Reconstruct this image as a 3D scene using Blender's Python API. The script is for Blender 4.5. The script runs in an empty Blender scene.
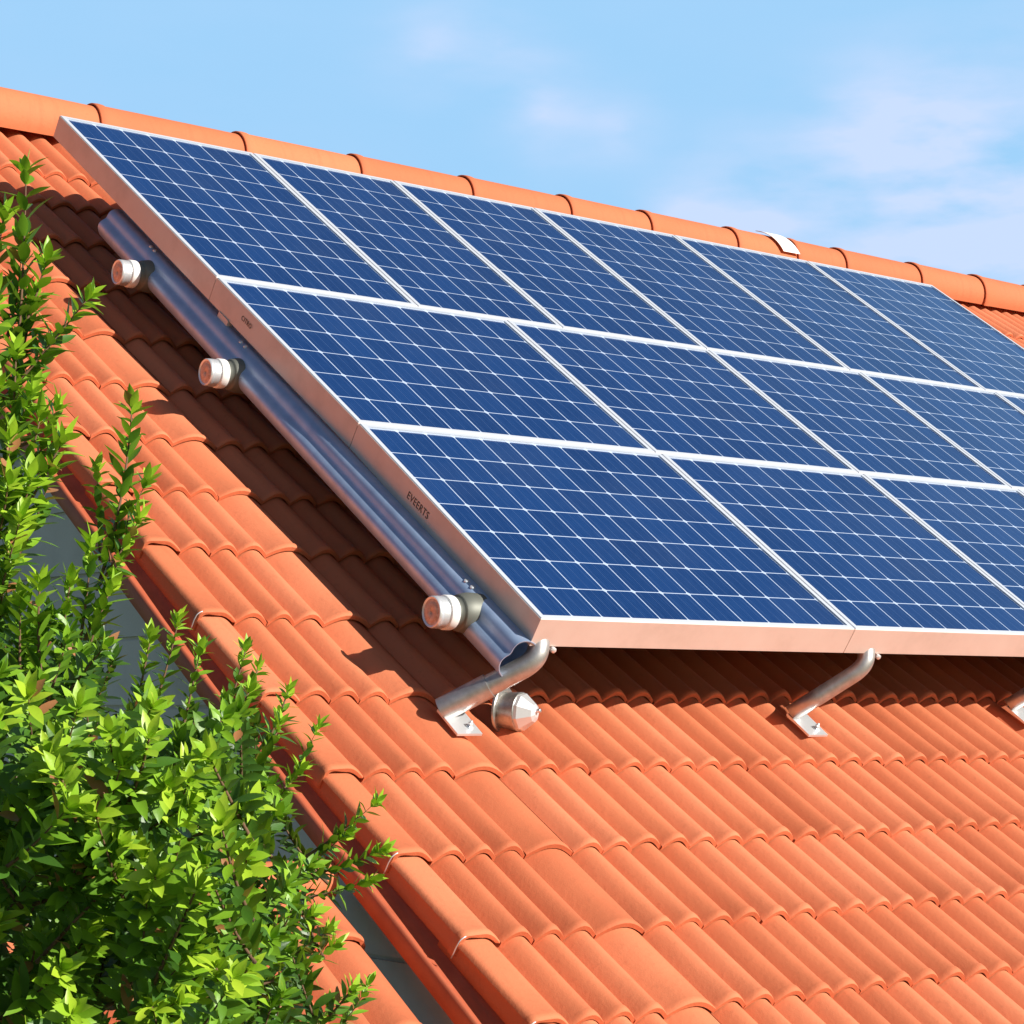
import bpy, math, random
from mathutils import Vector, Matrix
random.seed(7)
rnd = random.random
def uni(a, b): return a + (b - a) * random.random()
sc = bpy.context.scene
COL = sc.collection

# ------------------------------------------------------------------ camera, world, sun
CAM_H = 4.1
R_ = Vector((0.78662844, -0.61742668, 0.0))
U_ = Vector((-0.0566913, -0.07222717, 0.99577574))
B_ = Vector((-0.61481851, -0.78330552, -0.09181867))
CAM = Vector((0, 0, CAM_H))
cam_d = bpy.data.cameras.new('camera')
cam = bpy.data.objects.new('camera', cam_d); COL.objects.link(cam)
cam.matrix_world = Matrix((R_, U_, B_)).transposed().to_4x4()
cam.location = CAM
cam_d.sensor_width = 36; cam_d.lens = 18 / (512 / 2093.09)
cam_d.clip_end = 3000; cam_d.clip_start = 0.05
sc.camera = cam

SUN = Vector((0.45, -0.96, 0.54)).normalized()      # direction towards the sun
wd = bpy.data.worlds.new('World'); sc.world = wd; wd.use_nodes = True
nt = wd.node_tree; nt.nodes.clear()
def wn(t, **k):
    n = nt.nodes.new(t)
    for a, b in k.items(): setattr(n, a, b)
    return n
sky = wn('ShaderNodeTexSky', sky_type='NISHITA', sun_disc=False)
sky.sun_elevation = math.asin(SUN.z); sky.sun_rotation = math.atan2(SUN.x, SUN.y)
sky.air_density = 1.0; sky.dust_density = 0.6; sky.ozone_density = 2.5; sky.altitude = 0
bg = wn('ShaderNodeBackground'); bg.inputs['Strength'].default_value = 0.05
out = wn('ShaderNodeOutputWorld')
tc = wn('ShaderNodeTexCoord')
def wmath(op, a, b=None, c=None, clamp=False):
    n = wn('ShaderNodeMath', operation=op); n.use_clamp = clamp
    for i, v in enumerate((a, b, c)):
        if v is None: continue
        if isinstance(v, (int, float)): n.inputs[i].default_value = v
        else: nt.links.new(v, n.inputs[i])
    return n.outputs[0]
mp = wn('ShaderNodeMapping'); mp.inputs['Scale'].default_value = (1, 1, 3.0)
nt.links.new(tc.outputs['Generated'], mp.inputs['Vector'])
nz = wn('ShaderNodeTexNoise'); nz.inputs['Scale'].default_value = 13; nz.inputs['Detail'].default_value = 7; nz.inputs['Roughness'].default_value = .5
nt.links.new(mp.outputs[0], nz.inputs['Vector'])
def pix_dir(x, y):
    return (R_ * ((x - 512) / 2093.09) + U_ * ((512 - y) / 2093.09) - B_).normalized()
def cloud(px, py, rad, amp):                          # a soft bank of cloud standing in one part of the sky
    d = pix_dir(px, py)
    vm = wn('ShaderNodeVectorMath', operation='DISTANCE'); nt.links.new(tc.outputs['Generated'], vm.inputs[0]); vm.inputs[1].default_value = d
    f = wmath('SUBTRACT', 1.0, wmath('DIVIDE', vm.outputs['Value'], rad), clamp=True)
    return wmath('MULTIPLY', wmath('MULTIPLY', f, f), amp)
tot = None
for c in ((930, 210, .12, 1.5), (1040, 240, .15, 1.6), (760, 225, .075, 1.6), (545, 112, .045, 1.2), (880, 135, .05, 1.6), (960, 130, .04, 1.0), (620, 130, .035, 1.0), (430, 46, .05, .8), (500, 44, .04, .6), (690, 215, .04, 1.1)):
    o = cloud(*c); tot = o if tot is None else wmath('ADD', tot, o)
tot = wmath('ADD', tot, 0.07)
msk = wmath('MULTIPLY', tot, wmath('MULTIPLY', wmath('SUBTRACT', nz.outputs['Fac'], .30, clamp=True), 2.6), clamp=True)
msk = wmath('MULTIPLY', msk, .8)
# added sky glow ahead of the camera; kept off elsewhere to limit fill light
dv_ = wn('ShaderNodeVectorMath', operation='DISTANCE'); nt.links.new(tc.outputs['Generated'], dv_.inputs[0]); dv_.inputs[1].default_value = pix_dir(512, 60)
sky_glow = wn('ShaderNodeMapRange', interpolation_type='SMOOTHSTEP'); nt.links.new(dv_.outputs['Value'], sky_glow.inputs['Value'])
sky_glow.inputs['From Min'].default_value = .45; sky_glow.inputs['From Max'].default_value = 1.0; sky_glow.inputs['To Min'].default_value = .93; sky_glow.inputs['To Max'].default_value = 0
tint = wn('ShaderNodeMix', data_type='RGBA'); sz = wn('ShaderNodeSeparateXYZ'); nt.links.new(tc.outputs['Generated'], sz.inputs[0])
alt = wn('ShaderNodeMapRange', interpolation_type='SMOOTHSTEP'); nt.links.new(sz.outputs['Z'], alt.inputs['Value'])  # glow fades with height to grade the panels' reflections
alt.inputs['From Min'].default_value = .36; alt.inputs['From Max'].default_value = .68; alt.inputs['To Min'].default_value = 1; alt.inputs['To Max'].default_value = 0
nt.links.new(wmath('MULTIPLY', sky_glow.outputs['Result'], alt.outputs['Result']), tint.inputs['Factor'])
nt.links.new(sky.outputs[0], tint.inputs['A']); tint.inputs['B'].default_value = (5.3, 9.7, 14.4, 1)
mixc = wn('ShaderNodeMix', data_type='RGBA'); nt.links.new(msk, mixc.inputs['Factor'])
nt.links.new(tint.outputs['Result'], mixc.inputs['A']); mixc.inputs['B'].default_value = (9.4, 10.9, 14.6, 1)
nt.links.new(mixc.outputs['Result'], bg.inputs['Color']); nt.links.new(bg.outputs[0], out.inputs['Surface'])

ld = bpy.data.lights.new('sun', 'SUN'); ld.energy = 5.0; ld.angle = math.radians(.5); ld.color = (1, .95, .87)
sun = bpy.data.objects.new('sun', ld); COL.objects.link(sun)
sun.rotation_euler = (-SUN).to_track_quat('-Z', 'Y').to_euler(); sun.location = (0, -5, 20)
vs = sc.view_settings; vs.view_transform = 'Standard'; vs.look = 'None'; vs.gamma = 1; vs.exposure = 0.5
try: vs.use_curve_mapping = False
except Exception: pass

# ------------------------------------------------------------------ survey frames
def at(x, y, d):                                       # a surveyed point at depth d from the viewpoint
    return CAM + (R_ * ((x - 512) / 2093.09) + U_ * ((512 - y) / 2093.09) - B_) * d
X = Vector((1, 0, 0))
def frame(deg):
    a = math.radians(deg)
    return Vector((0, math.cos(a), math.sin(a))), Vector((0, -math.sin(a), math.cos(a)))
VP, NP = frame(35.3935)                                # the array's slope
VR, NR = frame(35.4)                                   # the roof's slope
P0 = Vector((3.58310796, 4.43712678, 0.2332099)) + CAM # lower left top corner of the array
RB = P0 - NR * .36                                     # a point on the crests of the tiles beneath it
def skew(v): return -.057 * (v + 1) if v < .35 else -.077 - .027 * (v - .35)   # the verge runs a little out of square
def RP(u, v, n): return RB + X * (u + skew(v)) + VR * v + NR * n
def RA(u, v, n): return RB + X * u + VR * v + NR * n
def PP(u, v, n): return P0 + X * u + VP * v + NP * n

# ------------------------------------------------------------------ helpers
def mat(name, color=(.5, .5, .5), rough=.5, metal=0.0, spec=.5):
    m = bpy.data.materials.new(name); m.use_nodes = True
    b = m.node_tree.nodes['Principled BSDF']
    b.inputs['Base Color'].default_value = (*color, 1); b.inputs['Roughness'].default_value = rough
    b.inputs['Metallic'].default_value = metal; b.inputs['Specular IOR Level'].default_value = spec
    return m, m.node_tree, b
def nd(t, typ, **k):
    n = t.nodes.new(typ)
    for a, b in k.items(): setattr(n, a, b)
    return n
def mth(t, op, a, b=None, c=None, clamp=False):
    n = nd(t, 'ShaderNodeMath', operation=op); n.use_clamp = clamp
    for i, v in enumerate((a, b, c)):
        if v is None: continue
        if isinstance(v, (int, float)): n.inputs[i].default_value = v
        else: t.links.new(v, n.inputs[i])
    return n.outputs[0]
def noise(t, scale, detail=4, rough=.55, coord='Object', stretch=None):
    c = nd(t, 'ShaderNodeTexCoord'); o = c.outputs[coord]
    if stretch:
        mp = nd(t, 'ShaderNodeMapping'); mp.inputs['Scale'].default_value = stretch; t.links.new(o, mp.inputs['Vector']); o = mp.outputs[0]
    n = nd(t, 'ShaderNodeTexNoise'); n.inputs['Scale'].default_value = scale; n.inputs['Detail'].default_value = detail; n.inputs['Roughness'].default_value = rough
    t.links.new(o, n.inputs['Vector']); return n.outputs['Fac']
def ramp(t, fac, stops):
    r = nd(t, 'ShaderNodeValToRGB'); e = r.color_ramp.elements
    while len(e) < len(stops): e.new(.5)
    for i, (p, c) in enumerate(stops): e[i].position = p; e[i].color = (*c, 1)
    t.links.new(fac, r.inputs[0]); return r.outputs[0]
def mixrgb(t, fac, a, b, mode='MIX'):
    m = nd(t, 'ShaderNodeMix', data_type='RGBA', blend_type=mode)
    for k, v in (('Factor', fac), ('A', a), ('B', b)):
        if isinstance(v, (int, float)): m.inputs[k].default_value = v
        elif isinstance(v, tuple): m.inputs[k].default_value = (*v, 1)
        else: t.links.new(v, m.inputs[k])
    return m.outputs['Result']
def bump(t, b, h, strength=.3, dist=.01):
    n = nd(t, 'ShaderNodeBump'); n.inputs['Strength'].default_value = strength; n.inputs['Distance'].default_value = dist
    t.links.new(h, n.inputs['Height']); t.links.new(n.outputs[0], b.inputs['Normal'])

class MB:
    def __init__(s): s.v = []; s.f = []; s.a = []; s.uv = {}; s.sm = []
    def pt(s, p, a=0.0): s.v.append(Vector(p)); s.a.append(a); return len(s.v) - 1
    def face(s, idx, smooth=False): s.f.append(tuple(idx)); s.sm.append(smooth)
    def grid(s, rows, smooth=True, a=0.0, flip=False):
        ids = [[s.pt(p, a) for p in r] for r in rows]
        for i in range(len(ids) - 1):
            for j in range(len(ids[0]) - 1):
                q = (ids[i][j], ids[i][j+1], ids[i+1][j+1], ids[i+1][j])
                s.face(q[::-1] if flip else q, smooth)
    def box(s, o, ax, ay, az):                        # corner + three edge vectors
        p = [s.pt(o + ax*i + ay*j + az*k) for k in (0, 1) for j in (0, 1) for i in (0, 1)]
        for f in ((0,2,3,1), (4,5,7,6), (0,1,5,4), (2,6,7,3), (0,4,6,2), (1,3,7,5)): s.face([p[i] for i in f])
    def cbox(s, c, ax, ay, az): s.box(c - ax/2 - ay/2 - az/2, ax, ay, az)
    def tube(s, path, radii, seg=16, cap=True, smooth=True, a=0.0):
        if isinstance(radii, (int, float)): radii = [radii] * len(path)
        rings = []; ref = None
        for i, p in enumerate(path):
            d = (path[min(i+1, len(path)-1)] - path[max(i-1, 0)]).normalized()
            if ref is None:
                ref = d.orthogonal().normalized()
            ref = (ref - d * ref.dot(d)).normalized(); b = d.cross(ref)
            rings.append([s.pt(p + (ref*math.cos(t) + b*math.sin(t)) * radii[i], a) for t in [2*math.pi*k/seg for k in range(seg)]])
        for i in range(len(rings)-1):
            for k in range(seg):
                s.face((rings[i][k], rings[i][(k+1) % seg], rings[i+1][(k+1) % seg], rings[i+1][k]), smooth)
        if cap: s.face(rings[0][::-1]); s.face(rings[-1])
    def lathe(s, c, axis, prof, seg=24):               # prof: (distance along the axis, radius); repeated points make sharp edges
        axis = axis.normalized(); r = axis.orthogonal().normalized(); b = axis.cross(r)
        prev = None
        for (h, q) in prof:
            ring = [s.pt(c + axis*h + (r*math.cos(t) + b*math.sin(t)) * max(q, 1e-4)) for t in [2*math.pi*k/seg for k in range(seg)]]
            if prev and (h, q) != lastp:
                for k in range(seg): s.face((prev[k], prev[(k+1) % seg], ring[(k+1) % seg], ring[k]), True)
            prev = ring; lastp = (h, q)
    def build(s, name, m, parent=None, origin=None, attr=None, uvmap=None):
        if origin is None: origin = world_of(parent) if parent else Vector((0, 0, 0))
        me = bpy.data.meshes.new(name)
        me.from_pydata([tuple(p - origin) for p in s.v], [], s.f)
        me.polygons.foreach_set('use_smooth', s.sm)
        if attr:
            at_ = me.attributes.new(attr, 'FLOAT', 'POINT'); at_.data.foreach_set('value', s.a)
        if uvmap is not None:
            l = me.uv_layers.new(name='UVMap')
            for p in me.polygons:
                for li in p.loop_indices: l.data[li].uv = uvmap[me.loops[li].vertex_index]
        me.materials.append(m); me.update()
        o = bpy.data.objects.new(name, me); COL.objects.link(o)
        if parent:
            o.parent = parent; o.location = origin - world_of(parent)
        else: o.location = origin
        return o
def world_of(o):
    p = Vector(o.location)
    while o.parent: o = o.parent; p += o.location
    return p
def thing(name, label, cat, loc, group=None):
    o = bpy.data.objects.new(name, None); COL.objects.link(o); o.location = loc; o.empty_display_size = .1
    o['label'] = label; o['category'] = cat
    if group: o['group'] = group
    return o
def copy_tree(o, parent=None):
    c = o.copy(); COL.objects.link(c)
    if parent: c.parent = parent
    for ch in list(o.children): copy_tree(ch, c)
    return c

# ------------------------------------------------------------------ materials
def tile_mat(name, base):
    m, t, b = mat(name, base, .74, 0, .25)
    a = nd(t, 'ShaderNodeAttribute', attribute_name='tone')
    n1 = noise(t, 3.0, 5); n2 = noise(t, 60, 4, .65); n3 = noise(t, 420, 2)
    c = ramp(t, mth(t, 'ADD', mth(t, 'MULTIPLY', a.outputs['Fac'], .62), mth(t, 'MULTIPLY', n1, .42)),
             [(.15, tuple(x*k for x, k in zip(base, (.84, .78, .76)))), (.5, base), (.85, tuple(x*k for x, k in zip(base, (1.07, 1.16, 1.26))))])
    st = noise(t, 5, 7, .65, 'Object', (5, .55, .55))
    c = mixrgb(t, mth(t, 'MULTIPLY', mth(t, 'SUBTRACT', st, .54, clamp=True), 1.5, clamp=True), c, tuple(x*.60 for x in base))
    lich = mth(t, 'GREATER_THAN', noise(t, 26, 6, .7), .735)
    c = mixrgb(t, mth(t, 'MULTIPLY', lich, .35), c, (.34, .24, .17))
    c = mixrgb(t, mth(t, 'MULTIPLY', mth(t, 'SUBTRACT', n2, .56, clamp=True), 1.6, clamp=True), c, tuple(x*.62 for x in base))
    t.links.new(c, b.inputs['Base Color'])
    h = mth(t, 'ADD', mth(t, 'MULTIPLY', n3, .35), n2)
    bump(t, b, h, .32, .004)
    return m
M_TILE = tile_mat('clay_tile', (.62, .180, .079))
M_RIDGE = tile_mat('ridge_clay', (.63, .184, .079))
M_BARGE, t, b = mat('red_barge_paint', (.30, .062, .03), .55)
t.links.new(ramp(t, noise(t, 14, 5), [(.3, (.38, .085, .038)), (.7, (.48, .115, .05))]), b.inputs['Base Color'])
M_WALL, t, b = mat('pale_board', (.62, .61, .60), .75)
t.links.new(ramp(t, noise(t, 2.5, 6), [(.3, (.50, .49, .48)), (.5, (.64, .63, .62)), (.7, (.70, .69, .68))]), b.inputs['Base Color'])
bump(t, b, noise(t, 90, 4), .25, .004)
M_WALL2, t, b = mat('render_wall', (.66, .63, .58), .85)
bump(t, b, noise(t, 120, 4), .3, .004)
M_ALU, t, b = mat('bounce_tinted_aluminium', (.70, .55, .48), .5, .22)  # warm bounce from the roof tinted into the metal's colour
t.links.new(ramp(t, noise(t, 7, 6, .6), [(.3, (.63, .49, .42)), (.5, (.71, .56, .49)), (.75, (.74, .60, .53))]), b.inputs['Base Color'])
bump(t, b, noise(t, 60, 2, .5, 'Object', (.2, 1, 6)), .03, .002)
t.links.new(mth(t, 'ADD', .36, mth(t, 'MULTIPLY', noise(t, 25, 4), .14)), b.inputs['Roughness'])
M_LIP, t, b = mat('sunlit_frame_lip', (.60, .63, .68), .4, .2)  # lit top of the frame painted pale; same metal as the sides
M_GALV, t, b = mat('galvanised_steel', (.76, .77, .79), .3, 1.0)
t.links.new(ramp(t, noise(t, 35, 4), [(.3, (.68, .69, .71)), (.7, (.84, .85, .87))]), b.inputs['Base Color'])
t.links.new(mth(t, 'ADD', .24, mth(t, 'MULTIPLY', noise(t, 18, 5), .2)), b.inputs['Roughness'])
M_RAIL, t, b = mat('sky_tinted_zinc', (.42, .55, .76), .45, .62)  # blue of the reflected sky tinted into the zinc's colour
t.links.new(ramp(t, noise(t, 16, 6), [(.3, (.37, .49, .70)), (.7, (.47, .60, .82))]), b.inputs['Base Color'])
t.links.new(mth(t, 'ADD', .38, mth(t, 'MULTIPLY', noise(t, 24, 5), .18)), b.inputs['Roughness'])
M_LEG, t, b = mat('weathered_galvanised_pipe', (.52, .50, .48), .42, .8)
t.links.new(ramp(t, noise(t, 30, 6, .7), [(.3, (.40, .38, .36)), (.7, (.60, .58, .56))]), b.inputs['Base Color'])
M_STUB, t, b = mat('dull_zinc_pipe', (.16, .165, .14), .55, .35)
M_WHITE, t, b = mat('white_plastic_ring', (.82, .80, .77), .4)
M_CAPFACE, t, b = mat('salmon_cap_face', (.70, .44, .33), .5)
t.links.new(ramp(t, noise(t, 80, 5, .7), [(.35, (.52, .27, .18)), (.55, (.70, .44, .33)), (.8, (.78, .60, .50))]), b.inputs['Base Color'])
M_PLATE, t, b = mat('bright_zinc_plate', (.80, .81, .82), .38, .6)
M_VENT, t, b = mat('worn_zinc', (.50, .49, .46), .36, .85)
t.links.new(ramp(t, noise(t, 40, 5, .7), [(.3, (.34, .33, .30)), (.7, (.62, .61, .58))]), b.inputs['Base Color'])
M_DARK, t, b = mat('dark_rubber', (.03, .03, .03), .6)
M_INK, t, b = mat('printed_ink', (.13, .075, .055), .6)
# photovoltaic cells under glass: lines, chamfered corners and busbars come from the UVs (one unit = one cell)
M_CELL, t, b = mat('photovoltaic_glass', (.01, .04, .15), .08, 0, .5)
uvn = nd(t, 'ShaderNodeUVMap', uv_map='UVMap'); sp = nd(t, 'ShaderNodeSeparateXYZ'); t.links.new(uvn.outputs[0], sp.inputs[0])
def edge(o): return mth(t, 'SUBTRACT', .5, mth(t, 'ABSOLUTE', mth(t, 'SUBTRACT', mth(t, 'FRACT', o), .5)))
eu, ev = edge(sp.outputs['X']), edge(sp.outputs['Y'])
lu = mth(t, 'LESS_THAN', eu, .017); lv = mth(t, 'LESS_THAN', ev, .013)
dia = mth(t, 'LESS_THAN', mth(t, 'ADD', eu, ev), .085)
ln = mth(t, 'MAXIMUM', mth(t, 'MAXIMUM', lu, lv), dia)
bus = mth(t, 'LESS_THAN', edge(mth(t, 'ADD', mth(t, 'MULTIPLY', sp.outputs['X'], 3), .5)), .022)
fing = mth(t, 'LESS_THAN', edge(mth(t, 'MULTIPLY', sp.outputs['X'], 14)), .16)
fl = nd(t, 'ShaderNodeVectorMath', operation='FLOOR'); t.links.new(uvn.outputs[0], fl.inputs[0])
wnz = nd(t, 'ShaderNodeTexWhiteNoise', noise_dimensions='3D'); t.links.new(fl.outputs[0], wnz.inputs['Vector'])
cellc = mixrgb(t, wnz.outputs['Value'], (.0025, .024, .105), (.004, .034, .14))
mpn = nd(t, 'ShaderNodeMapping'); mpn.inputs['Scale'].default_value = (22, 1.2, 1); t.links.new(uvn.outputs[0], mpn.inputs['Vector'])
sn = nd(t, 'ShaderNodeTexNoise'); sn.inputs['Scale'].default_value = 2; sn.inputs['Detail'].default_value = 5; t.links.new(mpn.outputs[0], sn.inputs['Vector'])
cellc = mixrgb(t, mth(t, 'MULTIPLY', mth(t, 'SUBTRACT', sn.outputs['Fac'], .45, clamp=True), 1.5), cellc, (.018, .062, .19))
cellc = mixrgb(t, mth(t, 'MULTIPLY', fing, .06), cellc, (.12, .24, .5))
cellc = mixrgb(t, mth(t, 'MULTIPLY', bus, .10), cellc, (.3, .42, .65))
col = mixrgb(t, ln, cellc, (.46, .55, .70))
dust = noise(t, 2.2, 7, .62); dust2 = noise(t, 38, 4, .7)
col = mixrgb(t, mth(t, 'MULTIPLY', mth(t, 'SUBTRACT', dust, .48, clamp=True), .09), col, (.36, .40, .44))
t.links.new(mth(t, 'ADD', .05, mth(t, 'ADD', mth(t, 'MULTIPLY', dust, .08), mth(t, 'MULTIPLY', dust2, .05))), b.inputs['Roughness'])
t.links.new(col, b.inputs['Base Color'])
b.inputs['Coat Weight'].default_value = .12; b.inputs['Coat Roughness'].default_value = .04
# ground
M_GRASS, t, b = mat('lawn', (.06, .10, .03), .9)
t.links.new(ramp(t, noise(t, 1.3, 8), [(.3, (.04, .075, .02)), (.7, (.10, .13, .045))]), b.inputs['Base Color'])

# ------------------------------------------------------------------ ground
g = MB(); g.grid([[Vector((x, y, 0)) for x in (-1500, -20, 0, 20, 1500)] for y in (-1500, -20, 0, 20, 1500)], False, flip=False)
o = g.build('ground', M_GRASS); o['kind'] = 'structure'

# ------------------------------------------------------------------ house
house = thing('house', 'house with an orange clay tiled roof carrying the solar array', 'house', Vector((P0.x + 4, RB.y + 2.4, 0)))
COURSES = [-1.742, -1.422, -1.117, -.824, -.513, -.175, .17, .553, .927, 1.265, 1.606, 1.98, 2.361, 2.776, 3.178, 3.55, 3.885]
V_RIDGE = 4.42
AMP = .033; LIFT = .024
def prof(tt, p): return .78 * (1 - abs(tt) ** p) + .22 * (.5 + .5 * math.cos(math.pi * tt))
def along(v0, v1):                                    # (v, height) samples of a tile from its exposed lower lip up to under the next course
    L = v1 - v0
    return [(v0, -.002), (v0 + .003, .002), (v0 + .010, .0035), (v0 + .020, .003), (v0 + .026, 0.0), (v0 + L*.35, 0), (v0 + L*.7, 0), (v1, 0)]
def tile_field(mb, P, bounds, courses, vtop, prof_n=10, seed=1, wide=()):
    rg = random.Random(seed)
    for ci, v0 in enumerate(courses):
        v1 = (courses[ci+1] if ci + 1 < len(courses) else vtop) + .07
        bs = list(bounds)
        i = 6; 
        while i < len(bs) - 2:                          # here and there a wide pan tile replaces two rolls
            if rg.random() < .0: del bs[i]
            i += 1
        tone = rg.random()
        for k in range(len(bs) - 1):
            if k % 2 == 0: tone = rg.random(); dv = rg.uniform(-.003, .003); dn = rg.uniform(-.001, .0015); tl = rg.uniform(-.0015, .0015)
            a, c = bs[k] + rg.uniform(-.003, .003), bs[k+1]
            dvr = dv + rg.uniform(-.003, .003)
            p = 2.1 if c - a < .13 else 2.25
            rows = []; skirt = []
            sam = along(v0 + dvr, v1)
            for si, (v, hb) in enumerate(sam):
                s = (v - v0) / (v1 - v0); row = []
                for j in range(prof_n + 1):
                    x = j / prof_n; tt = 2*x - 1
                    h = prof(tt, p)
                    n = AMP * (h - 1) + hb * (.35 + .65*h) - LIFT * s + dn + tl * tt
                    row.append(P(a + (c - a) * x, v, n))
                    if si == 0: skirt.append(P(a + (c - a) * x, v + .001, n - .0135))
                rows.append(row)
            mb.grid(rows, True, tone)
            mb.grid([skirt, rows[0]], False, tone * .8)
bounds = [-.473, -.372, -.278, -.177, -.016, .087, .186, .295]
while bounds[-1] < 9.0: bounds.append(bounds[-1] + .1025 + uni(-.002, .002))
U_END = bounds[-1]
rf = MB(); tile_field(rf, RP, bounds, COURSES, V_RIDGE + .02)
# battens and sheathing below the tiles, and the slope on the far side
rf.grid([[RP(-.56, -1.66, -.075), RP(U_END, -1.66, -.075)], [RP(-.56, V_RIDGE, -.075), RP(U_END, V_RIDGE, -.075)]], False, .5)
apex = RB + VR * V_RIDGE
VB = Vector((0, -VR.y, VR.z)); NB = Vector((0, -NR.y, NR.z))
def BP(u, v, n): return Vector((RB.x + u, apex.y, apex.z)) + VB * v + NB * n
tile_field(rf, lambda u, v, n: BP(-u + 8.5, v, n), [k * .205 for k in range(0, 46)], [-5.9 + .42*k for k in range(14)], 0.02, 5, 3)
roof = rf.build('roof', M_TILE, house, attr='tone')

# verge tiles: the first roll of each course turns down over the gable
for ci, v0 in enumerate(COURSES):
    v1 = (COURSES[ci+1] if ci + 1 < len(COURSES) else V_RIDGE + .02) + .07
    pr = []
    for j in range(7):
        tt = 1 - j/6*1.02
        pr.append((-.532 + .059*tt, AMP * (prof(tt, 2.1) - 1)))
    pr += [(-.560, -.0010), (-.578, -.002), (-.588, -.0045), (-.594, -.009), (-.5975, -.016)]
    fl_ = [(-.5975, -.016), (-.599, -.024), (-.600, -.045), (-.600, -.064), (-.594, -.066), (-.586, -.062), (-.584, -.04)]
    mb = MB(); tone = rnd(); rows = []; rows2 = []; dv = uni(-.003, .003); ct = -.535
    for si, (v, hb) in enumerate(along(v0 + dv, v1)):
        s = (v - v0) / (v1 - v0)
        rows.append([RP(u, v, n + hb - LIFT * s) for (u, n) in pr])
        rows2.append([RP(u - hb + LIFT*.35*s, v, n - LIFT * s) for (u, n) in fl_])
    rows2 = [[r[-1]] + q[1:] for r, q in zip(rows, rows2)]
    mb.grid(rows, True, tone, flip=True); mb.grid(rows2, True, tone, flip=True)
    pr = pr + fl_[1:]; rows[0] = rows[0] + rows2[0][1:]
    sk = []
    for j, (u, n) in enumerate(pr):
        inn = Vector((ct - u, -.03 - n)); inn = inn.normalized() * .012
        sk.append(RP(u + inn.x, v0 + dv + .001, n + inn.y - .002))
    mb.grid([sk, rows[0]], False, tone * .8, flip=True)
    org = RP(-.54, v0, 0)
    mb.build('verge_tile', M_TILE, roof, origin=org, attr='tone')
    if ci in (2, 3, 4, 7):                        # wire hook that clips the flap at the joint
        mb = MB(); pth = []
        for q in range(9):
            tt = q / 8; an = math.radians(100 + 75 * tt)
            pth.append(RP(-.588 + .025 * math.cos(an), v0 - .003 - .004*tt, -.026 + .027 * math.sin(an)) if tt < .75 else RP(-.6125, v0 - .007, -.026 - .034 * (tt - .75) * 4))
        mb.tube(pth, .0016, 6)
        mb.build('verge_clip', M_PLATE, roof, origin=org)

# ridge tiles
YA = apex.y; ZA = apex.z + .0
AX = Vector((0, YA, ZA))
def ridge_u(px, py):
    d = at(px, py, 1) - CAM; s = (YA - CAM.y) / d.y
    return (CAM + d*s).x
joints = [ridge_u(*p) for p in ((88, 101), (232, 130), (347, 154), (458, 178), (556, 199), (636, 215), (722, 232), (781, 240), (830, 252), (905, 268), (968, 281), (1022, 291))]
sp_ = joints[1] - joints[0]
js = [joints[0] - 2*sp_, joints[0] - sp_] + joints
while js[-1] < RB.x + 8.6: js.append(js[-1] + .62)
for k in range(len(js) - 1):
    x0, x1 = js[k], js[k+1] + .06
    mb = MB(); rows = []; L = x1 - x0; tone = rnd()
    for (x, r) in ((.052, .131), (.002, .132), (0, .1335), (0, .1370), (.004, .1395), (.022, .1408), (.046, .1390), (.056, .1345), (L*.3, .1325), (L*.7, .129), (L, .125)):
        row = []
        for j in range(25):
            an = math.radians(-32 + 244 * j / 24)
            rr = r
            row.append(AX + X * (x0 + x) + Vector((0, -math.cos(an) * rr, math.sin(an) * rr)))
        rows.append(row)
    mb.grid(rows, True, tone, flip=True)
    mb.build('ridge_tile', M_RIDGE, roof, origin=AX + X * ((x0 + x1)/2), attr='tone')

# barge board along the verge, with a rolled outer lip
bb = MB(); rows = []
bp = [(-.575, -.05), (-.585, -.080), (-.598, -.094), (-.632, -.097), (-.642, -.092), (-.647, -.085), (-.653, -.082), (-.659, -.085), (-.662, -.092), (-.663, -.10), (-.664, -.132), (-.658, -.137), (-.58, -.137)]
for k in range(40):
    v = -1.70 + (V_RIDGE + .05 + 1.70) * k / 39
    rows.append([RP(u, v, n) for (u, n) in bp])
bb.grid(rows, True, flip=False)
bb.face([bb.pt(p) for p in rows[0]])
bb.build('barge_board', M_BARGE, house)

# gable wall in horizontal boards, other walls plain
wx = RB.x - .60
gw = MB(); zb = 0.0; bh = .205
half = lambda z: (apex.z - .16 - z) / math.tan(math.radians(35.4))
yf, yb = RB.y + VR.y * (-1.25), apex.y + 5.1
while zb < apex.z - .2:
    zt = min(zb + bh - .012, apex.z - .17)
    y0a, y1a = max(yf, apex.y - half(zb)), min(yb, apex.y + half(zb))
    y0b, y1b = max(yf, apex.y - half(zt)), min(yb, apex.y + half(zt))
    x0 = wx; 
    p = [gw.pt((x0, y0a, zb)), gw.pt((x0, y1a, zb)), gw.pt((x0 + .004, y1b, zt)), gw.pt((x0 + .004, y0b, zt))]
    gw.face(p)
    zn = zb + bh
    q = [gw.pt((x0 + .014, y0b, zt)), gw.pt((x0 + .014, y1b, zt)), gw.pt((x0 + .014, y1b, zn)), gw.pt((x0 + .014, y0b, zn))]
    gw.face(q); gw.face((p[3], p[2], q[1], q[0]))
    r = [gw.pt((x0, y0b, zn)), gw.pt((x0, y1b, zn))]
    gw.face((q[3], q[2], r[1], r[0]))
    zb += bh
gw.build('gable_wall', M_WALL, house)
fw = MB(); ze = RP(0, -1.25, -.16).z
fw.box(Vector((wx + .02, yf, 0)), X * 9.4, Vector((0, .25, 0)), Vector((0, 0, ze)))
fw.build('wall', M_WALL2, house); fw = MB()
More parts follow.
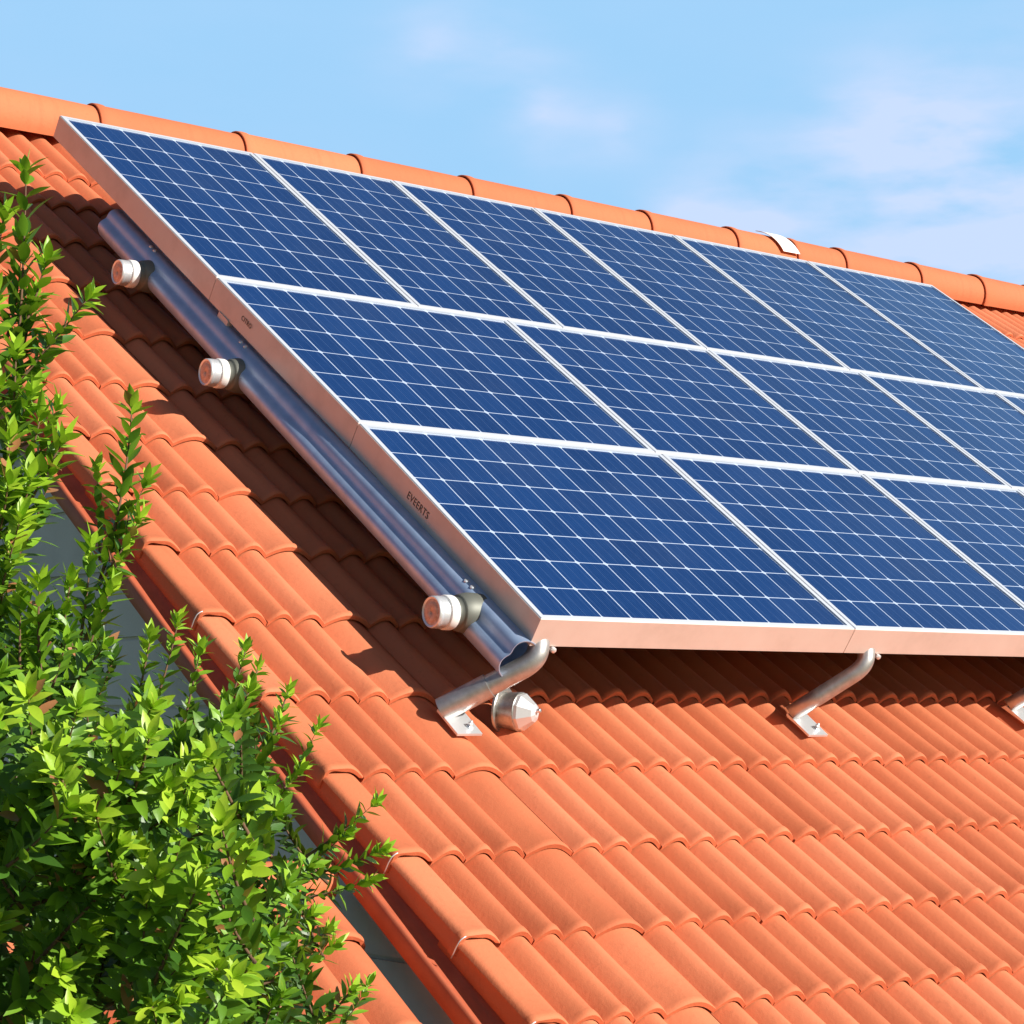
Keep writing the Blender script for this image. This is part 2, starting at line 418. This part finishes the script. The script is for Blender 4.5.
fw.box(Vector((wx + .02, yb - .25, 0)), X * 9.4, Vector((0, .25, 0)), Vector((0, 0, ze)))
fw.build('wall', M_WALL2, house)
fg = MB(); c0 = RP(-.58, -1.72, -.10)
rows = [[c0 + X * xx + Vector((0, -.06 + .06*math.cos(an), -.05 + .06*math.sin(an))) for an in [math.pi * (1 + j/10) for j in range(11)]] for xx in (0, 9.5)]
fg.grid(rows, True); fg.build('gutter', M_GALV, house)

# ------------------------------------------------------------------ lower neighbouring roof at the gable
annex = thing('side_building', 'low side building with orange tiles beside the gable wall, behind the shrub', 'outbuilding', Vector((RB.x - 1.25, RB.y - .9, 0)))
AU, AN = -.692, -.145
def AP(u, v, n): return RB + X * (u + skew(-.8)) + VR * v + NR * (n + AN)
ac = [-1.255, -.945, -.635]
am = MB(); ab = [AU - .135 - .1035*k for k in range(9)][::-1]
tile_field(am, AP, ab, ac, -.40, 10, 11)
am.grid([[AP(AU - 1.0, -1.30, -.075), AP(AU - .05, -1.30, -.075)], [AP(AU - 1.0, -.38, -.075), AP(AU - .05, -.38, -.075)]], False, .5)
aroof = am.build('roof', M_TILE, annex, attr='tone')
for ci, v0 in enumerate(ac):
    v1 = (ac[ci+1] if ci + 1 < len(ac) else -.40) + .07
    pr = [(AU - .068 - .067 + .067*2*j/12, AMP * (prof(-1 + 2*j/12, 2.1) - 1)) for j in range(9)]
    pr += [(AU - .035, -.008), (AU - .015, -.02), (AU - .004, -.038), (AU, -.06), (AU, -.11), (AU - .008, -.112), (AU - .014, -.1), (AU - .016, -.05)]
    mb = MB(); rows = []; tone = rnd()
    for (v, hb) in along(v0, v1):
        s = (v - v0) / (v1 - v0)
        rows.append([AP(u, v, n + (hb if j < 11 else 0) - LIFT*s) for j, (u, n) in enumerate(pr)])
    mb.grid(rows, True, tone)
    sk = []
    for (u, n) in pr:
        inn = Vector((AU - .07 - u, -.03 - n)).normalized() * .012
        sk.append(AP(u + inn.x, v0 + .001, n + inn.y - .002))
    mb.grid([sk, rows[0]], False, tone)
    mb.build('verge_tile', M_TILE, aroof, origin=AP(AU - .06, v0, 0), attr='tone')
tb = MB()                                              # rounded cap along the top edge of the side roof
rows = []
for k in range(13):
    an = math.radians(-20 + 220*k/12)
    rows.append([AP(u, -.40 - .055*math.cos(an), -.03 + .055*math.sin(an)) for u in (AU - 1.0, AU - .5, AU + .005)])
tb.grid(rows, True, .4, flip=True); tb.build('ridge_tile', M_RIDGE, aroof, attr='tone')
aw = MB(); p1 = AP(AU - .08, -1.2, -.12); p2 = AP(AU - .08, -.5, -.12)
aw.box(Vector((RB.x + AU - .95, p1.y, 0)), X * .88, Vector((0, p2.y - p1.y, 0)), Vector((0, 0, p1.z)))
aw.build('wall', M_WALL2, annex)

# ------------------------------------------------------------------ solar array: every panel its own thing
LIPW = .018; TH = .089; GAP = .003
def PW(u, v, n):                                       # the array was set up slightly out of square
    k = max(0, v - 1.0) / 2.47
    return PP(u - .075*k*max(0, 1 - u/2.5), v + k*.045*(1 - u/2.46), n)
def panel(u0, u1, v0, v1, label, texts=()):
    u0 += GAP/2; u1 -= GAP/2; v0 += GAP/2; v1 -= GAP/2
    o = thing('solar_panel', label, 'solar panel', PP((u0+u1)/2, v0, -TH), 'solar panels of the roof array')
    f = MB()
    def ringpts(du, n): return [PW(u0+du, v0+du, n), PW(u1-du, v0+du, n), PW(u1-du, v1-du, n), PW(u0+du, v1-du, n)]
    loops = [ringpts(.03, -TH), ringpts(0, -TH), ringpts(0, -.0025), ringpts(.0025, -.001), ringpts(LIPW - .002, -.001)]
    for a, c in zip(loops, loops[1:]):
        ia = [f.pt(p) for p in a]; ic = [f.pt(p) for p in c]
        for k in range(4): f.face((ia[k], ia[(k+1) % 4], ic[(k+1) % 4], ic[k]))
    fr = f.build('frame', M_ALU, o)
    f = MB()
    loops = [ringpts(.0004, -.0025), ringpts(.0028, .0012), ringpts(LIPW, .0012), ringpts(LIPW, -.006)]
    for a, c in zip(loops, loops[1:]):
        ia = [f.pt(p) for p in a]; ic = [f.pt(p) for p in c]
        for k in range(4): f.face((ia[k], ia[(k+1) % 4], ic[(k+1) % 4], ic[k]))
    f.build('frame_lip', M_LIP, fr)  # overlay painting the frame's top as lit, paler than its tinted sides
    f = MB(); bk = [f.pt(p) for p in ringpts(.002, -.03)]; f.face(bk[::-1]); f.build('back_sheet', M_DARK, o)
    gl = MB(); q = [gl.pt(p) for p in ringpts(LIPW - .0005, -.004)]; gl.face(q)
    nc = max(4, round((u1 - u0 - 2*LIPW) / .114)); nr = round((v1 - v0 - 2*LIPW) / .158)
    e = .02
    gl.build('cell_sheet', M_CELL, o, uvmap=[(-e, -e), (nc + e, -e), (nc + e, nr + e), (-e, nr + e)])
    for (s, uu, vv, nn, size) in texts:
        cu = bpy.data.curves.new('lettering', 'FONT'); cu.body = s; cu.size = size; cu.extrude = .0004; cu.space_character = 1.1
        tmp = bpy.data.objects.new('tmp_text', cu); COL.objects.link(tmp)
        dg = bpy.context.evaluated_depsgraph_get(); me = bpy.data.meshes.new_from_object(tmp.evaluated_get(dg))
        bpy.data.objects.remove(tmp); me.name = 'lettering'; me.materials.clear(); me.materials.append(M_INK)
        q_ = (vv - v0)/(v1 - v0); p = PW(u0, v0, nn)*(1 - q_) + PW(u0, v1, nn)*q_ - X*.0006
        me.transform(Matrix(((0, 0, -1), (-VP.y, NP.y, 0), (-VP.z, NP.z, 0))).to_4x4())
        lo = bpy.data.objects.new('lettering', me); COL.objects.link(lo); lo.parent = o; lo.location = p - Vector(o.location)
    return o
R1, R2, R3 = 1.092, 2.088, 3.47
low = [0, 1.25, 2.265, 3.175, 4.07, 4.92]
mid = [0, 1.23, 2.25, 3.145, 4.045, 4.92]
top = [0, .832, 1.505, 2.25, 3.09, 3.985, 4.92]
LB = ['bottom row solar panel at the lower left corner, above the sleeved pipe foot',
      'bottom row solar panel second from left, above the plain pipe foot at its left corner',
      'bottom row solar panel third from left, running out of the right edge of the photo',
      'bottom row solar panel just showing at the right edge of the photo', 'bottom row solar panel at the far right end of the array']
LM = ['middle row solar panel at the left edge, with faint print on its frame',
      'middle row solar panel second from left', 'middle row solar panel third from left, in the centre right of the photo',
      'middle row solar panel fourth from left, near the right edge of the photo', 'middle row solar panel at the right end, cut by the photo edge']
LT = ['tall top row solar panel at the upper left corner, close to the ridge',
      'narrow top row solar panel, second from left under the ridge', 'narrow top row solar panel, third from left under the ridge',
      'top row solar panel, fourth from left under the ridge', 'top row solar panel, fifth from left, just below the white ridge strap',
      'tall top row solar panel at the upper right end, beside the bare tiles']
for i in range(5): panel(low[i], low[i+1], 0, R1, LB[i], [('EVEERTS', 0, .74, -.056, .032)] if i == 0 else ())
for i in range(5): panel(mid[i], mid[i+1], R1, R2, LM[i], [('CITRO', 0, 1.87, -.048, .024)] if i == 0 else ())
for i in range(6): panel(top[i], top[i+1], R2, R3, LT[i])

# ------------------------------------------------------------------ mounting rail along the array's left side with three capped stubs
A0, A1 = PP(-.016, -.002, -.136), PP(-.022, 2.93, -.187)
rail = thing('mounting_rail', 'fluted galvanised rail with three capped pipe stubs along the array edge', 'mounting rail', A0)
ax = (A1 - A0).normalized(); an_ = (NP - ax*NP.dot(ax)).normalized()
def rprof(r, k=1.0):
    pts = []
    for j in range(48):
        a = 2*math.pi*j/48
        d = (a - math.radians(150) + math.pi) % (2*math.pi) - math.pi
        q = r - .018*k * math.exp(-(d/.42)**2)
        pts.append((q*math.cos(a), q*math.sin(a)))
    return pts
rm = MB(); po, pi_ = rprof(.064), rprof(.061)
L = (A1 - A0).length
def ring(p, s): return [A0 + ax*s + X*x + an_*y for (x, y) in p] + [A0 + ax*s + X*p[0][0] + an_*p[0][1]]
rm.grid([ring(po, L*k/20) for k in range(21)], True)
rm.grid([ring(pi_, L*k/2) for k in range(3)], True, flip=True)
for s in (0, L): rm.grid([ring(po, s), ring(pi_, s)], False)
rm.build('rail_body', M_RAIL, rail)
def on_x(px, py, u):
    d = at(px, py, 1) - CAM; return CAM + d * ((P0.x + u) / d.x)
for i, (px, py) in enumerate(((125, 272), (213, 372), (439, 612))):
    fc = on_x(px - 8, py, -.18)                           # centre of the cap's face
    s = (fc - A0).dot(ax); c = A0 + ax*s + an_*((fc - A0).dot(an_))
    q3 = .97
    sb = MB(); rr = .05
    SC = lambda pr: [(h_, r_*q3) for (h_, r_) in pr]
    sb.lathe(Vector((A0.x, c.y, c.z)), -X, SC([(0, .060), (.045, .060), (A0.x - fc.x - .092, .054), (A0.x - fc.x - .088, .051), (A0.x - fc.x - .088, .047), (A0.x - fc.x - .062, .047), (A0.x - fc.x - .062, .047), (A0.x - fc.x - .062, .02)]), 28)
    so = sb.build('pipe_stub', M_STUB, rail, origin=Vector((A0.x, c.y, c.z)))
    cp = MB(); h0 = A0.x - fc.x - .064
    cc = Vector((A0.x, c.y, c.z))
    cp.lathe(cc, -X, SC([(h0 - .004, .03), (h0 - .004, .0495), (h0 - .004, .0495), (h0, .051), (h0 + .020, .051), (h0 + .023, .0495), (h0 + .023, .0495), (h0 + .023, .042)]), 32)
    rg_ = MB(); rg_.lathe(cc, -X, SC([(h0 + .023, .044), (h0 + .026, .0435), (h0 + .029, .047), (h0 + .032, .0435), (h0 + .036, .0475), (h0 + .040, .0435), (h0 + .044, .0475), (h0 + .048, .044), (h0 + .050, .0470), (h0 + .061, .0465), (h0 + .064, .044), (h0 + .064, .044), (h0 + .061, .0385)]), 32)
    rg_.build('thread_ring', M_PLATE, so)
    cp.build('cap', M_WHITE, so)
    fa = MB(); fa.lathe(Vector((A0.x, c.y, c.z)), -X, SC([(h0 + .0605, .0395), (h0 + .0605, .030), (h0 + .0605, .030), (h0 + .062, .028), (h0 + .062, .006), (h0 + .060, .005), (h0 + .060, .0001)]), 28)
    fa.build('cap_face', M_CAPFACE, so)
    for dd in (-.012, .022):
        bo = MB()
        nn = (X * math.cos(math.radians(102)) + an_ * math.sin(math.radians(102)))
        pbase = A0 + ax*(s + .06 + dd) + nn * .063
        bo.lathe(pbase, nn, [(0, .0085), (.004, .0085), (.004, .0085), (.006, .006), (.006, .0001)], 6)
        bo.build('bolt', M_PLATE, rail, origin=pbase)
cl = MB(); q = PP(-.004, 1.985, -TH - .001)
cl.box(PW(-.004, 1.93, -TH - .04), VP * .075, X * .02, NP * .041)
cl.build('clip', M_ALU, rail, origin=q)

# ------------------------------------------------------------------ pipe feet carrying the lower edge
def bend(pts, n=8):                                     # quadratic smoothing round the inner point
    a, b_, c = pts
    return [a*(1-t)**2 + b_*2*t*(1-t) + c*t**2 for t in [k/n for k in range(n+1)]]
def foot(u, v, r, delta, label, sleeve):
    base = RA(u, v, 0)
    o = thing('support_foot', label, 'support leg', base, 'pipe feet under the lower edge of the array')
    D = lambda a, b_, c: base + X*a + VR*b_ + NR*c
    du, dv, dn = delta
    a = D(-.028, .042, .010); c = D(du + .008, dv, dn)
    e_ = D(du - .01, dv - .05, dn*.82); dirn = e_ - a
    path = [a, a + dirn*.4, a + dirn*.80] + bend((a + dirn*.82, e_, e_ + (c - e_)*.45), 10) + [c]
    m = MB(); m.tube(path, r, 20); m.build('pipe', M_LEG, o)
    if sleeve:
        m = MB(); dn_ = dirn.normalized()
        m.lathe(a + dirn*.50, -dn_, [(0, r), (0, r + .004), (0, r + .004), (dirn.length*.5, r + .004), (dirn.length*.5, r + .004), (dirn.length*.5, r)], 24)
        m.build('sleeve', M_LEG, o)
    m = MB(); m.cbox(D(.005, -.01, .006), X*.085, VR*.115, NR*.007); m.build('base_plate', M_PLATE, o)
    m = MB(); bc = D(.022, -.035, .0095)
    m.lathe(bc, NR, [(0, .013), (.002, .013), (.002, .008), (.012, .008), (.012, .008), (.013, .004), (.02, .004), (.02, .0001)], 6)
    m.build('bolt', M_PLATE, o)
    tp = D(du + .042, -v - .002, .262)
    m = MB(); m.lathe(tp, -VR, [(-.01, .0085), (.006, .0085), (.006, .0085), (.008, .006), (.008, .0001)], 6)
    m.build('bolt', M_PLATE, o)
    return o
foot(-.120, .023, .031, (.165, .012, .285), 'pipe foot with an elbow and sleeve under the lower left corner of the array', True)
f2 = foot(1.228, -.002, .027, (.14, .035, .285), 'plain pipe foot in the middle of the lower array edge', False)
f3 = copy_tree(f2); f3.location = RA(2.345, .04, 0); f3['label'] = 'pipe foot cut off by the right edge of the photo'

# small bullet shaped vent on the tiles next to the corner foot
vb = RA(.062, .062, .012)
vent = thing('vent_cap', 'small rounded metal vent cap on the tiles beside the sleeved pipe foot', 'vent cap', vb)
vax = (X*.38 - VR*.72 + NR*.42).normalized()
m = MB(); m.lathe(vb, vax, [(0, .035), (0, .066), (0, .066), (.006, .067), (.008, .064), (.008, .052), (.008, .052), (.058, .056), (.060, .056), (.060, .0001)], 28)
m.build('cap_shell', M_VENT, vent)
m = MB(); r0_ = vax.orthogonal().normalized(); b0_ = vax.cross(r0_); rg0 = []
for (h_, q_) in ((.058, .054), (.070, .053), (.104, .026), (.110, .012)):
    rg0.append([m.pt(vb + vax*h_ + (r0_*math.cos(2*math.pi*k/9 + .3) + b0_*math.sin(2*math.pi*k/9 + .3))*q_) for k in range(9)])
for ra_, rb_ in zip(rg0, rg0[1:]):
    for k in range(9): m.face((ra_[k], ra_[(k+1) % 9], rb_[(k+1) % 9], rb_[k]))
m.face(rg0[-1]); m.build('cone', M_PLATE, vent)
m = MB(); m.lathe(vb + vax*.105 + NR*.008, (vax + NR*.2), [(0, .006), (.014, .006), (.014, .006), (.015, .004), (.015, .0001)], 10); m.build('screw', M_GALV, vent)

# white strap over the ridge
u0r = ridge_u(746, 237)
m = MB(); rows = []; rows2 = []
for k in range(13):
    t_ = k/12; a = math.radians(80 - 72*t_)
    for rws, r in ((rows, .1475), (rows2, .1440)):
        rws.append([AX + X * (u0r + .05 + .10*t_ + w_) + Vector((0, -math.cos(a)*r, math.sin(a)*r)) for w_ in (0, .13)])
m.grid(rows, True); m.grid(rows2, True, flip=True)
for a_, b_ in ((0, 0), (1, 1)): m.grid([[r[a_] for r in rows], [r[a_] for r in rows2]], False)
m.grid([rows[0], rows2[0]], False); m.grid([rows[-1], rows2[-1]], False)
st = m.build('ridge_strap', M_WHITE, None, origin=AX + X*(u0r + .1)); st['label'] = 'white metal strap bent over the ridge tiles behind the array'; st['category'] = 'roof strap'

# ------------------------------------------------------------------ shrub
M_LEAF, t, b = mat('leaf', (.1, .2, .02), .42, 0, .5)
a = nd(t, 'ShaderNodeAttribute', attribute_name='tone')
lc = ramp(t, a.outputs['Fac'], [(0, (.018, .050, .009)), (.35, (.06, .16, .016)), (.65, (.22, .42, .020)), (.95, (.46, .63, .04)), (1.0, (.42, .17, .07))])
t.links.new(lc, b.inputs['Base Color'])
tr = nd(t, 'ShaderNodeBsdfTranslucent'); t.links.new(mixrgb(t, .5, lc, (.35, .55, .02)), tr.inputs['Color'])
mx = nd(t, 'ShaderNodeMixShader'); mx.inputs[0].default_value = .24
t.links.new(b.outputs[0], mx.inputs[1]); t.links.new(tr.outputs[0], mx.inputs[2])
t.links.new(mx.outputs[0], t.nodes['Material Output'].inputs['Surface'])
bump(t, b, noise(t, 150, 2), .15, .002)
M_TWIG, t, b = mat('twig', (.16, .085, .045), .8)

shrub = thing('shrub', 'tall leafy green shrub with bright young shoots in front of the gable wall', 'shrub', Vector((1.55, 2.75, 0)))
def leaf(mb, p, d, up, L, W, tone):
    d = d.normalized(); s = d.cross(up)
    if s.length < 1e-3: s = d.orthogonal()
    s.normalize(); n = s.cross(d).normalized()
    droop = uni(-.1, .5); fold = uni(.10, .4)
    prev = None
    for (x, w) in ((0, .07), (.12, .42), (.3, .86), (.5, 1.0), (.68, .82), (.84, .45), (.94, .17), (1, .02)):
        c = p + d*(L*x) - n*(droop*L*x*x*.6)
        e = W * w * .5
        cur = [mb.pt(c - s*e + n*(e*fold), tone), mb.pt(c, tone), mb.pt(c + s*e + n*(e*fold), tone)]
        if prev:
            mb.face((prev[0], prev[1], cur[1], cur[0]), True); mb.face((prev[1], prev[2], cur[2], cur[1]), True)
        prev = cur
def rdir(): 
    while True:
        v = Vector((uni(-1, 1), uni(-1, 1), uni(-1, 1)))
        if .1 < v.length < 1: return v.normalized()
def shoot(fm, tm, base, tip, L_, leafy=.75, young=.6, sag=.12, tone0=.25, r=.0025, dens=1.0, big=1.0):
    L = L_*1.05*big; ln = (tip - base).length
    mid_ = (base + tip)/2 + rdir()*ln*sag*.6 - Vector((0, 0, ln*sag*.5))
    n = max(6, int(ln/.012)); pts = [base*(1-q)**2 + mid_*2*q*(1-q) + tip*q*q for q in [k/n for k in range(n+1)]]
    tm.tube(pts[::max(1, n//8)] + [tip], [r*1.5 - r*.9*k/9 for k in range(len(pts[::max(1, n//8)]) + 1)], 5)
    ang = uni(0, 6.28); acc = 0
    step = L*.19/dens
    for k in range(1, n+1):
        acc += (pts[k] - pts[k-1]).length
        q = k/n
        if q < 1 - leafy: continue
        if acc < step: continue
        acc = 0
        d = (pts[k] - pts[k-1]).normalized(); o1 = d.orthogonal().normalized(); o2 = d.cross(o1)
        ang += 1.57 + uni(-.25, .25)
        for s_ in (0, math.pi):
            rad = o1*math.cos(ang + s_) + o2*math.sin(ang + s_)
            op = uni(.3, 1.0)
            ld = d*op + rad*(1 - op*.5) + Vector((0, 0, -.1))
            near = max(0, 1 - (1 - q)*ln/(L*1.6))
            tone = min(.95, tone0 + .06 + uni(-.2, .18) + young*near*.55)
            if rnd() < .022: tone = 1.0
            leaf(fm, pts[k], ld, d*1.0 + rad*-.35 + rdir()*.25, L*uni(.6, 1.12)*(1 - .25*near), L*uni(.25, .36), tone)
    d = (pts[-1] - pts[-2]).normalized(); o1 = d.orthogonal().normalized(); o2 = d.cross(o1)
    for k in range(7):
        a_ = k*2.4 + ang; rad = o1*math.cos(a_) + o2*math.sin(a_)
        sp2 = .15 + .11*k
        leaf(fm, tip - d*(.002*k), d*(1.05 - sp2*.8) + rad*sp2, d - rad*.4 + rdir()*.2, L*uni(.55, .85), L*uni(.2, .3), min(.95, tone0 + young*uni(.45, .8)))
def branch(label, base, tips, **k):
    """one woody limb with its shoots; tips are (x, y, depth) survey points"""
    tm, fm = MB(), MB()
    for tp in tips:
        kk = dict(k); 
        x, y, dpt, bx, by, bd, L = tp
        shoot(fm, tm, at(bx, by, bd), at(x, y, dpt), L, **kk)
    o = tm.build('branch', M_TWIG, shrub)
    fm.build('foliage', M_LEAF, o, attr='tone')
    return o
# woody stems from the ground
tm = MB()
root = Vector((1.55, 2.75, 0))
for k in range(9):
    e = at(uni(10, 200), uni(900, 1080), uni(3.5, 4.2))
    m_ = root + (e - root)*.5 + Vector((uni(-.1, .1), uni(-.1, .1), 0)) + (Vector((e.x, e.y, 0)) - root)*-.2
    st_ = root + Vector((uni(-.12, .12), uni(-.12, .12), 0))
    tm.tube([st_*(1-q)**2 + m_*2*q*(1-q) + e*q*q for q in [i/10 for i in range(11)]], [.022 - .0016*i for i in range(11)], 8)
tm.build('stem', M_TWIG, shrub)
# tall limb at the left edge
branch('', None, [
    (26, 172, 3.9, 12, 420, 3.9, .055), (88, 298, 3.85, 2, 400, 3.85, .05), (46, 262, 3.9, 8, 360, 3.9, .05), (4, 215, 3.95, -8, 420, 3.9, .055),
    (50, 345, 3.9, 4, 470, 3.9, .045), (-5, 300, 3.8, -15, 470, 3.9, .06), (62, 442, 3.8, 8, 540, 3.8, .055), (40, 418, 3.8, 0, 530, 3.8, .055), (16, 352, 3.8, 2, 520, 3.8, .055),
    (-4, 390, 3.75, -16, 560, 3.8, .06), (30, 480, 3.75, -5, 580, 3.8, .055), (10, 440, 3.7, -20, 580, 3.8, .06), (20, 520, 3.7, -10, 640, 3.8, .05), (34, 300, 3.92, 10, 400, 3.9, .045), (22, 240, 3.92, 6, 340, 3.9, .045), (58, 405, 3.85, 20, 500, 3.85, .045), (30, 395, 3.8, 5, 480, 3.8, .05), (52, 470, 3.8, 15, 560, 3.8, .05), (12, 560, 3.75, -10, 650, 3.8, .05), (8, 485, 3.7, -12, 580, 3.8, .055)], leafy=.9, young=.6, tone0=.40, dens=1.05, big=1.22)
# sprig that crosses the verge
branch('', None, [
    (132, 408, 3.9, 96, 590, 3.85, .05), (146, 482, 3.9, 104, 560, 3.88, .045), (98, 470, 3.95, 100, 560, 3.9, .04), (140, 518, 3.85, 96, 590, 3.85, .045), (92, 545, 3.8, 80, 640, 3.8, .05),
    (120, 560, 3.85, 85, 640, 3.8, .045), (70, 585, 3.75, 60, 690, 3.8, .05), (40, 585, 3.7, 45, 700, 3.7, .055), (110, 590, 3.8, 70, 720, 3.8, .05), (20, 600, 3.7, 20, 720, 3.7, .05)],
    leafy=.9, young=.62, tone0=.38, dens=1.05, big=1.15)
# shoots along the right hand outline
branch('', None, [
    (178, 622, 3.9, 140, 740, 3.9, .045), (150, 640, 3.85, 120, 760, 3.8, .05), (245, 652, 3.9, 205, 760, 3.9, .045), (258, 668, 3.95, 225, 770, 3.9, .04), (288, 692, 3.9, 240, 790, 3.9, .045),
    (200, 650, 3.8, 170, 780, 3.8, .05), (318, 728, 3.95, 270, 810, 3.9, .04), (300, 770, 3.9, 240, 850, 3.9, .045), (376, 802, 3.9, 300, 860, 3.9, .042), (382, 850, 3.9, 290, 880, 3.9, .045),
    (345, 835, 3.9, 270, 890, 3.9, .045), (370, 880, 3.9, 280, 900, 3.9, .045), (280, 725, 3.85, 215, 830, 3.8, .05), (328, 930, 3.9, 250, 980, 3.9, .045), (335, 945, 3.85, 240, 990, 3.8, .045), (310, 915, 3.8, 220, 960, 3.8, .05),
    (352, 990, 3.85, 290, 1060, 3.9, .045), (368, 985, 3.9, 310, 1060, 3.9, .04), (330, 1005, 3.9, 270, 1070, 3.9, .045), (250, 690, 3.8, 200, 800, 3.8, .05), (225, 705, 3.8, 190, 820, 3.8, .05)],
    leafy=.85, young=.65, tone0=.36, dens=1.2)
# the dense body in three depths; leaf tone painted sunlit in front, shaded inside
top_line = [(-20, 600), (60, 610), (110, 640), (150, 650), (200, 690), (255, 720), (270, 790), (300, 850), (320, 900), (290, 960), (250, 1030)]
def top_y(x):
    for (xa, ya), (xb, yb_) in zip(top_line[:8], top_line[1:8]):
        if xa <= x <= xb: return ya + (yb_ - ya)*(x - xa)/(xb - xa)
    return 850
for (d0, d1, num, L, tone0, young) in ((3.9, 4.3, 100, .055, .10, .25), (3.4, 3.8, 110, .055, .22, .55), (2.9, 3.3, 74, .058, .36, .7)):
    tl = []
    while len(tl) < num:
        x = uni(-30, 310); y = uni(590, 1080)
        if d0 < 3: 
            x = uni(-20, 260); y = random.gauss(800, 110) if rnd() < .6 else uni(700, 1060)
            if y < top_y(x) + 35 or x > 290 - max(0, (y - 820))*.25: continue
        elif y < top_y(x) or x > 322 - max(0, y - 900)*.3: continue
        d = uni(d0, d1)
        ln = uni(60, 120); a_ = uni(-.6, 1.1)
        tl.append((x, y, d, x - math.sin(a_)*ln, y + math.cos(a_)*ln, d + uni(.05, .25), L*uni(.85, 1.1)))
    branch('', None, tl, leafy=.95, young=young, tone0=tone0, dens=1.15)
